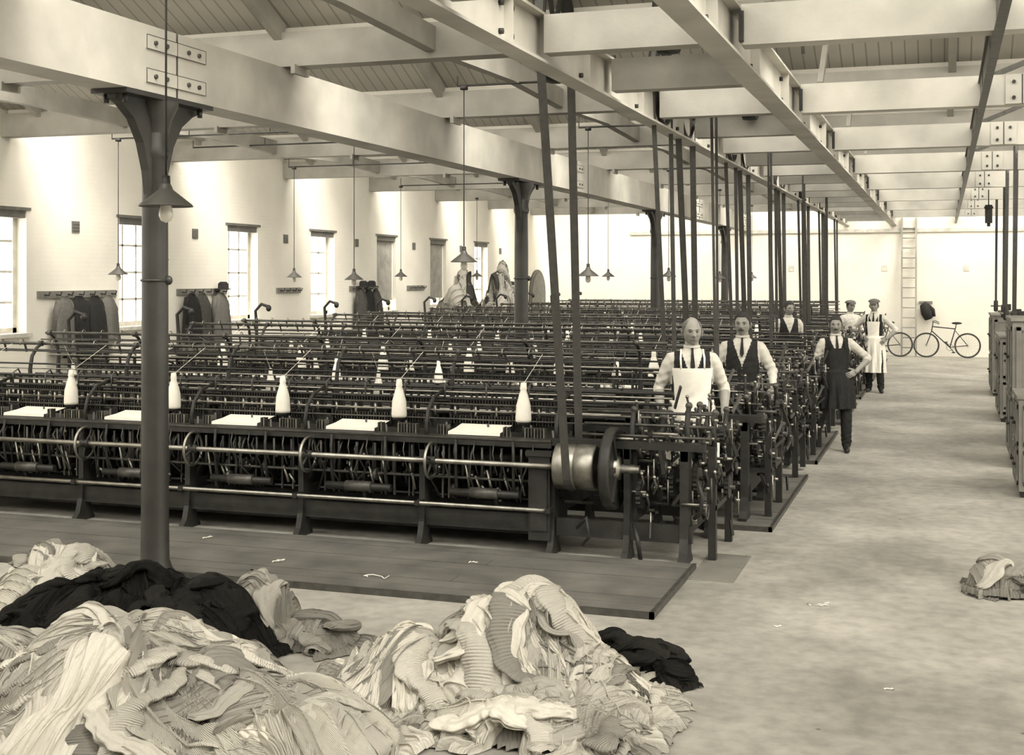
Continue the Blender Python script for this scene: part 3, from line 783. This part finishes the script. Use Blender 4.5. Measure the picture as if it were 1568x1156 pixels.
            T, A = np.meshgrid(t, aa, indexing='ij')
            tw = R.uniform(-5,5); nfl = R.choice([3,4,5])
            rad = r0*(.55+.6*np.sin(np.pi*np.clip(T*.9+.05,0,1))**.5+.35*T)*(1+.3*np.abs(np.sin(nfl*(A+tw*T)/2*1.0))+.12*np.sin(T*L/k*90+3*np.cos(A)))
            rad = rad*np.clip(np.minimum(T,1-T)*14,.25,1)**.5
            sx = rad*1.7*np.cos(A); sz = rad*.7*np.sin(A)
            lv = (.02+.05*order)*k*R.uniform(.6,1.1)+r0*.4
            x = px[:,None]+tx[:,None]*sx+nx[:,None]*(lv+sz); y = py[:,None]+tyv[:,None]*sx+ny[:,None]*(lv+sz); zz = z[:,None]+nz[:,None]*(lv+sz)
            emit(np.stack([x.ravel(),y.ravel(),zz.ravel()],1), nr, nc, tone, A*9 if R.rand()<.5 else T*L*700, True)
    V = np.concatenate(VV); F = np.concatenate(FF); t = np.concatenate(SS); rib = np.concatenate(RR)
    if xmin is not None: V[:,0] = np.maximum(V[:,0], xmin)
    me = bpy.data.meshes.new(name); me.vertices.add(len(V)); me.vertices.foreach_set("co", V.ravel())
    me.loops.add(F.size); me.loops.foreach_set("vertex_index", F.ravel().astype(np.int32))
    me.polygons.add(len(F)); me.polygons.foreach_set("loop_start", np.arange(0, F.size, 4, dtype=np.int32))
    me.update(calc_edges=True)
    me.polygons.foreach_set("use_smooth", np.ones(len(F), bool))
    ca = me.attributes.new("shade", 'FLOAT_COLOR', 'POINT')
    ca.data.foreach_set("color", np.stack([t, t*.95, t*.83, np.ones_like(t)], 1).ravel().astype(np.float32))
    ra = me.attributes.new("rib", 'FLOAT', 'POINT'); ra.data.foreach_set("value", rib.astype(np.float32))
    me.materials.append(M_pile)
    o = bpy.data.objects.new(name, me); COL.objects.link(o); o.location = loc; o.rotation_euler = (0,0,rot)
    import bmesh
    bm = bmesh.new(); bm.from_mesh(me); loose = [v for v in bm.verts if not v.link_faces]
    bmesh.ops.delete(bm, geom=loose, context='VERTS'); bm.to_mesh(me); bm.free()
    return o
TH = math.radians(18.73)
LT = [.46,.60,.68,.34,.54,.25]; DK = [.010,.014,.018]
pile("garment_pile", (-3.80,5.36,0), TH, [(0,0,.95,.70,.50),(.66,-.25,.66,.48,.26),(-.9,.1,.8,.7,.36)], 105, 40, 5, LT, big=14)
pile("garment_pile", (-2.25,6.48,0), TH, [(0.08,0,.50,.48,.58),(-.46,.0,.42,.38,.26),(.22,-.55,.52,.32,.16),(.42,-.1,.34,.36,.24)], 95, 40, 17, LT, big=6)
pile("garment_pile", (-1.62,6.93,0), TH, [(0,0,.28,.24,.15),(-.15,.1,.18,.18,.19)], 24, 10, 33, DK, gs=(.10,.16))
pile("garment_pile", (-4.75,6.62,0), TH, [(0,0,.80,.42,.42),(.5,-.05,.45,.38,.34)], 56, 26, 41, DK+[.014], gs=(.13,.24))
pile("garment_pile", (-5.45,6.90,0), TH, [(0,0,.50,.45,.44)], 34, 12, 52, LT)
pile("garment_pile", (-4.02,6.98,0), TH, [(0,0,.24,.20,.34),(.35,-.15,.26,.2,.16)], 16, 8, 57, [.28,.2,.34], gs=(.10,.18))
pile("garment_pile", (.34,9.75,0), TH, [(0,0,.22,.18,.20)], 18, 7, 63, [.22,.32,.2,.4], gs=(.09,.17))
pile("garment_pile", (-10.55,27.6,0), 0, [(0,-.2,.75,1.5,2.0),(0,2.8,.75,2.0,2.2)], 230, 0, 71, [.3,.14,.4,.06,.04,.22], gs=(.20,.38), res=.6, k=1.4, xmin=-.9)

b = MB(); R = random.Random(8)
for (x, y, z, s) in ((-4.9,8.7,.045,.06),(-4.0,8.5,.045,.07),(-5.9,9.3,.045,.05),(-3.4,9.2,.045,.03),(-.75,9.0,.003,.08),(-1.0,8.3,.003,.02),(-.3,7.2,.003,.02)):
    pts = []; a = R.uniform(0,6)
    for i in range(9):
        a += R.uniform(-1,1); pts.append((x+s*math.cos(a)*(i*.3), y+s*math.sin(a)*(i*.25), z+.004))
    b.tube(pts,.004,5,0)
b.obj("thread_scraps",[M_cotton])

# ------------------------------------------------------------------ people
MATS_P = [M_grey, M_black, M_shirt, M_skin, M_leather, M_hair, M_hairg, M_eye, M_lip, M_cotton]
TR, VE, SH, SK, BO, HA, HG, EY, LI, AP = range(10)
def loft(b, secs, n=20, m=0):
    vs = []
    for (cx, cy, cz, a, c) in secs:
        for j in range(n):
            t = 2*math.pi*j/n; vs.append((cx+a*math.cos(t), cy+c*math.sin(t), cz))
    fs = [(i*n+j,i*n+(j+1)%n,(i+1)*n+(j+1)%n,(i+1)*n+j) for i in range(len(secs)-1) for j in range(n)]
    fs.append(tuple(reversed(range(n)))); fs.append(tuple((len(secs)-1)*n+j for j in range(n)))
    b.add(vs, fs, m, True)
def hand(b, w, d, nrm, side, curl=.5, s=1.0):
    w = Vector(w); d = Vector(d).normalized(); nrm = Vector(nrm); nrm = (nrm-d*nrm.dot(d)).normalized(); sd = d.cross(nrm).normalized()
    if sd.dot(Vector(side)) < 0: sd = -sd
    B = Matrix((sd, d, nrm)).transposed()
    b.ell(w+d*.048*s, (.042*s,.056*s,.017*s), SK, 14, 10, B=B)
    b.tube([w-d*.03, w+d*.03], [.03*s,.028*s], 10, SK)
    for i, (o, L, r) in enumerate(((.030,.072,.0088),(.010,.082,.009),(-.010,.076,.0086),(-.029,.060,.0075))):
        p = w+d*.082*s+sd*o*s; dd = (d+sd*o*2.0).normalized(); pts = [p-d*.02*s, p]
        for k, f in enumerate((.45,.32,.23)):
            a = curl*(.55+.1*i)
            dd = (dd*math.cos(a)+nrm*math.sin(a)).normalized(); p = p+dd*L*f*s; pts.append(p)
        b.tube(pts, [r*s*1.05, r*s, r*s*.97, r*s*.9, r*s*.7], 8, SK)
    p = w+d*.02*s+sd*.03*s; dd = (d*.7+sd*.8+nrm*.25).normalized(); pts = [w+d*.015*s+sd*.01*s, p]
    for f in (.03,.026,.02):
        p = p+dd*f*s; pts.append(p); dd = (dd+d*.35*curl+nrm*.3*curl).normalized()
    b.tube(pts, [.012*s,.0125*s,.0115*s,.0105*s,.008*s], 8, SK)

def smst(a, b, x):
    t = max(0, min(1, (x-a)/(b-a))); return t*t*(3-2*t)
def head(b, C, B, P):
    hm = P.get('hair', HA); bald = P.get('bald', 0)
    def hf(d, p):
        x, y, z = p
        if z < 0:
            k = -z/.118
            x *= 1-.26*k**1.8; y = y*(1-.10*k) + (.010*k if d.y > 0 else .022*k)
        else:
            x *= 1+.03*math.sin(math.pi*z/.118)
        if d.y > 0:
            f = min(1, d.y*1.3)
            def G(cx, cz, wx, wz): return math.exp(-((x-cx)/wx)**2-((z-cz)/wz)**2)
            y += f*(.020*G(0,-.032,.012,.010)+.018*G(0,-.018,.0085,.022)+.009*G(0,-.100,.022,.014)
                    -.012*G(.029,.002,.014,.011)-.012*G(-.029,.002,.014,.011)+.005*G(.044,-.024,.018,.016)+.005*G(-.044,-.024,.018,.016)
                    -.004*G(.05,-.06,.016,.025)-.004*G(-.05,-.06,.016,.025)
                    +.006*G(0,-.063,.022,.011)-.004*G(0,-.080,.02,.007)+.007*G(.028,.021,.020,.007)+.007*G(-.028,.021,.020,.007)+.004*G(.013,-.036,.006,.008)+.004*G(-.013,-.036,.006,.008))
        return Vector((x, y, z))
    b.ell(C, (.076,.096,.120), SK, 72, 56, fn=hf, B=B)
    for sx in (-1,1):
        b.ell(C+B@Vector((sx*.029,.0740,.002)), (.0130,.012,.0075), HG, 14, 10, B=B); b.ell(C+B@Vector((sx*.029,.0838,.002)), (.0062,.003,.0058), EY, 10, 6, B=B)
        b.tube([C+B@Vector((sx*.014,.088,.008)), C+B@Vector((sx*.022,.0885,.0108)), C+B@Vector((sx*.032,.087,.0108)), C+B@Vector((sx*.044,.080,.006))], [.0025,.004,.004,.002], 6, SK)
        b.tube([C+B@Vector((sx*.016,.087,-.006)), C+B@Vector((sx*.029,.088,-.0095)), C+B@Vector((sx*.043,.080,-.005))], [.002,.0034,.002], 6, SK)
        b.tube([C+B@Vector((sx*.012,.0925,.018)), C+B@Vector((sx*.028,.0935,.0225)), C+B@Vector((sx*.046,.083,.019))], [.0025,.0045,.002], 6, hm)
        b.ell(C+B@Vector((sx*.078,-.006,-.012)), (.010,.019,.033), SK, 14, 12, B=B@Matrix.Rotation(-sx*.35,3,'Z')); b.torus(C+B@Vector((sx*.085,-.006,-.006)), B@Vector((1,-sx*.35,0)), .017, .0045, 16, 6, SK)
        b.ell(C+B@Vector((sx*.0065,.110,-.043)), (.003,.003,.002), LI, 6, 4, B=B)
    b.tube([C+B@Vector((-.024,.0885,-.066)), C+B@Vector((-.010,.0975,-.0635)), C+B@Vector((0,.098,-.0645)), C+B@Vector((.010,.0975,-.0635)), C+B@Vector((.024,.0885,-.066))], [.001,.0032,.003,.0032,.001], 6, LI)
    b.tube([C+B@Vector((-.018,.090,-.071)), C+B@Vector((0,.0975,-.0725)), C+B@Vector((.018,.090,-.071))], [.001,.0035,.001], 6, LI)
    if P.get('moustache'):
        for sx in (-1,1):
            b.tube([C+B@Vector((0,.105,-.0535)), C+B@Vector((sx*.010,.103,-.055)), C+B@Vector((sx*.022,.096,-.058)), C+B@Vector((sx*.036,.083,-.060))], [.0055,.0068,.0055,.0015], 8, hm)
    def hairf(d, p):
        q = hf(d, p)
        ang = math.degrees(math.atan2(d.x, d.y)); a = abs(ang)
        front = .55 if not bald else .98
        if a < 35: hl = front
        elif a < 62: hl = front+(.28-front)*smst(35,62,a)
        elif a < 80: hl = .28+(-.12-.28)*smst(62,72,a)
        elif a < 105: hl = -.12+.32*smst(80,90,a)*(1-smst(95,105,a))
        else: hl = -.12-.48*smst(100,125,a)
        e = smst(hl-.03, hl+.05, d.z)
        if bald: e *= 1-smst(.35,.55,d.z+.25*(1 if a > 100 else 0)-.25)
        th = 1+.085*e*(1+.25*math.sin(ang*.35+d.z*9)) if e > 0 else 1
        return q*(th if e > .02 else .93)
    b.ell(C+B@Vector((0,-.002,.001)), (.076,.096,.120), hm, 84, 60, fn=hairf, B=B)
    if P.get('cap'):
        def capf(d, p): return Vector((p.x, p.y, max(p.z, -.014)))
        b.ell(C+B@Vector((0,-.012,.078)), (.108,.124,.055), P.get('capm', HG), 32, 16, fn=capf, B=B)
        b.ell(C+B@Vector((0,.100,.060)), (.070,.055,.009), P.get('capm', HG), 22, 8, B=B@Matrix.Rotation(-.3,3,'X'))

def man(loc, face, height, P):
    body = MB()
    sh = P.get('lean', (0,0))
    def lz(z): t = max(0, (z-.9)/.8); return sh[0]*t, sh[1]*t
    T = [(.84,.12,.10),(.88,.155,.115),(.95,.17,.125),(1.02,.158,.118),(1.1,.155,.115),(1.22,.168,.122),(1.33,.180,.126),(1.40,.178,.112),(1.45,.140,.086),(1.485,.085,.068),(1.51,.060,.062),(1.58,.055,.060)]
    g = P.get('girth', 1.0)
    secs = []
    for (z, a, c) in T:
        ox, oy = lz(z); k = g if .85 < z < 1.3 else 1
        secs.append((ox, oy, z, a*k, c*k*(1.06 if g > 1 else 1)))
    loft(body, secs, 28)
    segs = []
    ox, oy = lz(1.43)
    for sx, key in ((1,'r'),(-1,'l')):
        S = Vector((sx*.172+ox, oy, 1.40)); E = Vector(P['e'+key]); W = Vector(P['w'+key])
        body.tube([S+Vector((-sx*.07,0,.03)), S+Vector((-sx*.01,0,.01)), S.lerp(E,.2), S.lerp(E,.5), S.lerp(E,.85), E, E.lerp(W,.15), E.lerp(W,.35), E.lerp(W,.8), W], [.05,.064,.063,.056,.050,.048,.048,.044,.033,.030], 14)
        segs.append((S, E, 'ua', .055)); segs.append((E, W, 'fa', .04))
        Hj = Vector((sx*.09, 0, .90)); A = Vector(P.get('a'+key, (sx*.10, 0, .09)))
        K = Vector(P.get('k'+key, tuple(Hj.lerp(A, .5)+Vector((0,.03,0)))))
        body.tube([Hj+Vector((0,0,.06)), Hj, Hj.lerp(K,.4), K, K.lerp(A,.3), K.lerp(A,.8), A+Vector((0,0,-.01))], [.09,.105,.09,.074,.073,.066,.062], 16)
        segs.append((Hj, K, 'leg', .09)); segs.append((K, A, 'leg', .065))
        fd = Vector(P.get('f'+key, (sx*.25, 1, 0))).normalized(); base = Vector((A.x, A.y, 0))
        pts = [base-fd*.07+Vector((0,0,.045)), base+Vector((0,0,.055)), base+fd*.08+Vector((0,0,.042)), base+fd*.15+Vector((0,0,.033)), base+fd*.19+Vector((0,0,.030))]
        body.tube(pts, [.036,.048,.042,.038,.022], 12)
        segs.append((pts[0]+Vector((0,0,-.01)), pts[-1], 'foot', .045))
    segs.append((Vector((0,0,.92)), Vector((ox,oy,1.38)), 'torso', .14)); segs.append((Vector((ox,oy,1.50)), Vector((ox,oy,1.58)), 'neck', .055))
    me = body.mesh("tmp", []); o = bpy.data.objects.new("tmp", me); COL.objects.link(o)
    md = o.modifiers.new("r", 'REMESH'); md.mode = 'VOXEL'; md.voxel_size = .0095
    sm = o.modifiers.new("s", 'SMOOTH'); sm.factor = .5; sm.iterations = 8
    bpy.context.view_layer.update()
    dg = bpy.context.evaluated_depsgraph_get()
    m2 = bpy.data.meshes.new_from_object(o.evaluated_get(dg)); bpy.data.objects.remove(o)
    n = len(m2.vertices); V = np.empty(n*3); m2.vertices.foreach_get("co", V); V = V.reshape(-1,3)
    Nn = np.empty(n*3); m2.vertex_normals.foreach_get("vector", Nn); Nn = Nn.reshape(-1,3)
    def segd(C_, a, c):
        a = np.array(a); c = np.array(c); ab = c-a; t = np.clip(((C_-a)@ab)/(ab@ab),0,1)
        return np.linalg.norm(C_-(a+t[:,None]*ab),axis=1), t
    ffa = np.minimum(segd(V, P['er'], P['wr'])[0], segd(V, P['el'], P['wl'])[0])
    w = .0012+sum(.0055*np.exp(-(np.linalg.norm(V-np.array(P['e'+q]),axis=1)/.09)**2) for q in 'rl')+.0025*np.exp(-((V[:,2]-1.02)/.05)**2)+.004*np.exp(-((V[:,2]-.15)/.06)**2)+.003*np.exp(-((V[:,2]-.85)/.06)**2)
    if P.get('rolled', .25) < .5: w = np.where(ffa < .06, w*.15, w)
    w = np.where((V[:,2] > 1.46) | (V[:,2] < .1), 0, w)
    wr = w*np.sin(V[:,2]*95+V[:,0]*35+2*np.sin(V[:,1]*30))+w*.7*np.sin(V[:,2]*41-V[:,0]*60+V[:,1]*50)
    V2 = V+Nn*wr[:,None]
    polys = [tuple(p.vertices) for p in m2.polygons]
    C_ = np.array([V[list(p)].mean(0) for p in polys])
    labs = [s_[2] for s_ in segs]
    D = []; TT_ = []
    for (a, e, l_, r) in segs:
        d, t = segd(C_, a, e); D.append(d-r); TT_.append(t)
    D = np.array(D); TT_ = np.array(TT_); bi = D.argmin(0); bt = TT_[bi, np.arange(len(bi))]
    roll = P.get('rolled', .25); mats = []
    for i in range(len(polys)):
        c = C_[i]; lab = labs[bi[i]]; cx = c[0]-lz(c[2])[0]; z = c[2]
        if z > 1.505 and abs(cx) < .1: lab = 'neck'
        if lab == 'leg': mi = TR if not P.get('darktr') else VE
        elif lab == 'foot': mi = BO
        elif lab == 'ua': mi = SH if not P.get('vest') or abs(cx) > .15 or z < 1.35 else VE
        elif lab == 'fa': mi = SK if bt[i] > roll else SH
        elif lab == 'neck': mi = SK if z > 1.525 else SH
        else:
            mi = VE if P.get('vest') else SH
            if z < .98: mi = TR if not P.get('darktr') else VE
            if abs(cx) > .165 and z > 1.2: mi = SH
            if P.get('vest') and c[1] > 0 and z > 1.22 and abs(cx) < (z-1.22)*.36: mi = SH
            if z > 1.48: mi = SH
        mats.append(mi)
    b = MB(); b.v += [tuple(v) for v in V2.tolist()]; b.f += polys; b.m += mats; b.s += [True]*len(polys)
    bpy.data.meshes.remove(m2)
    hx, hy = lz(1.5)
    b.torus((hx,hy+.003,1.515),(0,.15,1),.060,.011,24,8,SH)
    if P.get('tie'):
        b.add([(hx-.012,hy+.078,1.505),(hx+.012,hy+.078,1.505),(hx+.009,hy+.092,1.478),(hx-.009,hy+.092,1.478),(hx+.020,hy+.137,1.35),(hx-.020,hy+.137,1.35),(hx,hy+.142,1.31)],[(0,3,2,1),(3,5,4,2),(5,6,4)],VE,True)
    if P.get('vest') and P.get('apron') is None:
        for i in range(4): b.ell((hx*.6, hy*.6+.131, 1.20-.06*i),(.007,.005,.007),HG,8,6)
    for key, sx in (('r',1),('l',-1)):
        E = Vector(P['e'+key]); W = Vector(P['w'+key]); d = (W-E).normalized()
        hd = Vector(P.get('h'+key, tuple(d))); nn = Vector(P.get('n'+key, (0,-.2,-1) if abs(hd.z) < .7 else (-sx,0,0)))
        hand(b, W, hd, nn, Vector(P.get('t'+key, (-sx*.3,1,.2))), P.get('c'+key, .5))
    C = Vector((hx, hy+.018, 1.637)); yaw = P.get('yaw', 0); B = Matrix.Rotation(yaw, 3, 'Z') @ Matrix.Rotation(P.get('nod', 0), 3, 'X')
    head(b, C, B, P)
    if P.get('apron') is not None:
        m = P['apron']; zb = P.get('apz', .45); rows = 44; cols = 41; vs = []; bib = P.get('bib', .66)
        for i in range(rows+1):
            z = 1.34-(1.34-zb)*i/rows; ox_, oy_ = lz(z)
            if z > 1.06: hw = bib+.04*math.sin(z*9)
            else: hw = min(1.5, bib+(1.06-z)*9)
            zz = [t[0] for t in T]; a = float(np.interp(z, zz, [t[1] for t in T]))*g; c = float(np.interp(z, zz, [t[2] for t in T]))*g*(1.06 if g > 1 else 1)
            k = max(0, .98-z); a = max(a, .178)+k*.08 if z < 1.04 else a; c = max(c, .132)+k*.11 if z < 1.04 else c
            for j in range(cols):
                t = (j/(cols-1)*2-1)*hw
                rp = .020+(.016*math.sin(t*11+z*3)+.006*math.sin(t*23-z*9))*smst(1.02,.75,z)*1.1+.003*math.sin(z*50+t*8)*math.exp(-((z-1.1)/.09)**2)
                vs.append((ox_+(a+rp)*math.sin(t), oy_+(c+rp)*math.cos(t), z))
        fs = [(i*cols+j,(i+1)*cols+j,(i+1)*cols+j+1,i*cols+j+1) for i in range(rows) for j in range(cols-1)]
        b.add(vs, fs, m, True)
        for sx in (-1,1):
            ox_, oy_ = lz(1.45)
            b.tube([(ox_*.9+sx*.095,oy_+.136,1.33),(ox_+sx*.098,oy_+.114,1.42),(ox_+sx*.09,oy_+.03,1.487),(ox_+sx*.08,oy_-.07,1.46),(ox_+sx*.05,oy_-.135,1.3)],.009,6,m)
        loft(b, [(lz(1.05)[0],lz(1.05)[1],z,.162*g+.016,.121*g+.018) for z in (1.035,1.065)], 28, m)
    f = Vector((face[0], face[1], 0)).normalized(); k = height/1.755
    o = b.obj("man", MATS_P, loc); o.scale = (k, k, k); o.rotation_euler = (0, 0, math.atan2(-f.x, f.y))
    return o
man((-2.14,11.33,.0), (.25,-1), 1.88, dict(er=(.275,-.02,1.16),wr=(.26,.14,.98),el=(-.275,-.02,1.16),wl=(-.26,.14,.98), vest=1, apron=AP, bib=.95, bald=1, hair=HG, rolled=.05, girth=1.05, tie=1, yaw=.12))
man((-1.98,13.3,.04), (.10,-1), 1.84, dict(er=(.28,-.03,1.17),wr=(.28,.10,.96),el=(-.29,.02,1.18),wl=(-.30,.22,1.02), vest=1, hair=HA, rolled=.9, moustache=1, tie=1, yaw=-.1))
man((-1.30,16.9,0), (.25,-1), 1.74, dict(er=(.26,-.05,1.17),wr=(.29,.06,.93),el=(-.41,-.03,1.20),wl=(-.22,.10,1.04),hl=(.6,.3,-.3),nl=(0,-1,0),tl=(0,.3,1), ar=(.30,-.12,.09),al=(-.10,.08,.09),kr=(.20,.0,.49),kl=(-.10,.08,.49),fr=(.8,.6,0),fl=(.1,1,0),
     vest=1, hair=HA, rolled=.15, darktr=1, apron=VE, apz=.56, moustache=1, yaw=-.15, tie=1, lean=(.03,0)))
man((-1.28,25.7,0), (-.1,-1), 1.80, dict(er=(.40,-.05,1.20),wr=(.22,.10,1.04),hr=(-.6,.3,-.3),nr=(0,-1,0),tr=(0,.3,1),el=(-.40,-.05,1.18),wl=(-.24,.10,1.02),hl=(.5,.3,-.5),nl=(0,-1,0),tl=(0,.3,1), vest=1, apron=AP, apz=.38, cap=1, hair=HA, rolled=.1, darktr=1, tie=1, al=(-.14,.12,.09)))
man((-2.5,22.0,.04), (.3,-1), 1.78, dict(er=(.26,-.02,1.16),wr=(.25,.14,.98),el=(-.26,-.02,1.16),wl=(-.25,.14,.98), vest=1, hair=HA, rolled=.9, yaw=.4))
man((-1.78,26.4,.04), (.6,-1), 1.72, dict(er=(.26,-.02,1.16),wr=(.25,.14,.98),el=(-.26,-.02,1.16),wl=(-.25,.14,.98), cap=1, hair=HA, rolled=.9))

# ------------------------------------------------------------------ world / light
w = bpy.data.worlds.new("World"); scene.world = w; w.use_nodes = True
bg = w.node_tree.nodes["Background"]; bg.inputs[0].default_value = (1.0, .955, .86, 1); bg.inputs[1].default_value = 7.0
s = bpy.data.lights.new("sun", 'SUN'); s.energy = 6.0; s.angle = math.radians(32); s.color = (1, .955, .86)
so = bpy.data.objects.new("sun", s); COL.objects.link(so)
so.rotation_euler = Vector((-1.0, .55, -1.35)).to_track_quat('-Z', 'Y').to_euler()

# ------------------------------------------------------------------ camera
cam = bpy.data.cameras.new("camera"); co = bpy.data.objects.new("camera", cam); COL.objects.link(co)
cam.sensor_width = 36; cam.lens = 1950/1568*36; cam.shift_y = -155/1568; cam.clip_end = 200
co.location = (0,0,2.25); co.rotation_euler = (math.radians(90), 0, TH)
scene.camera = co
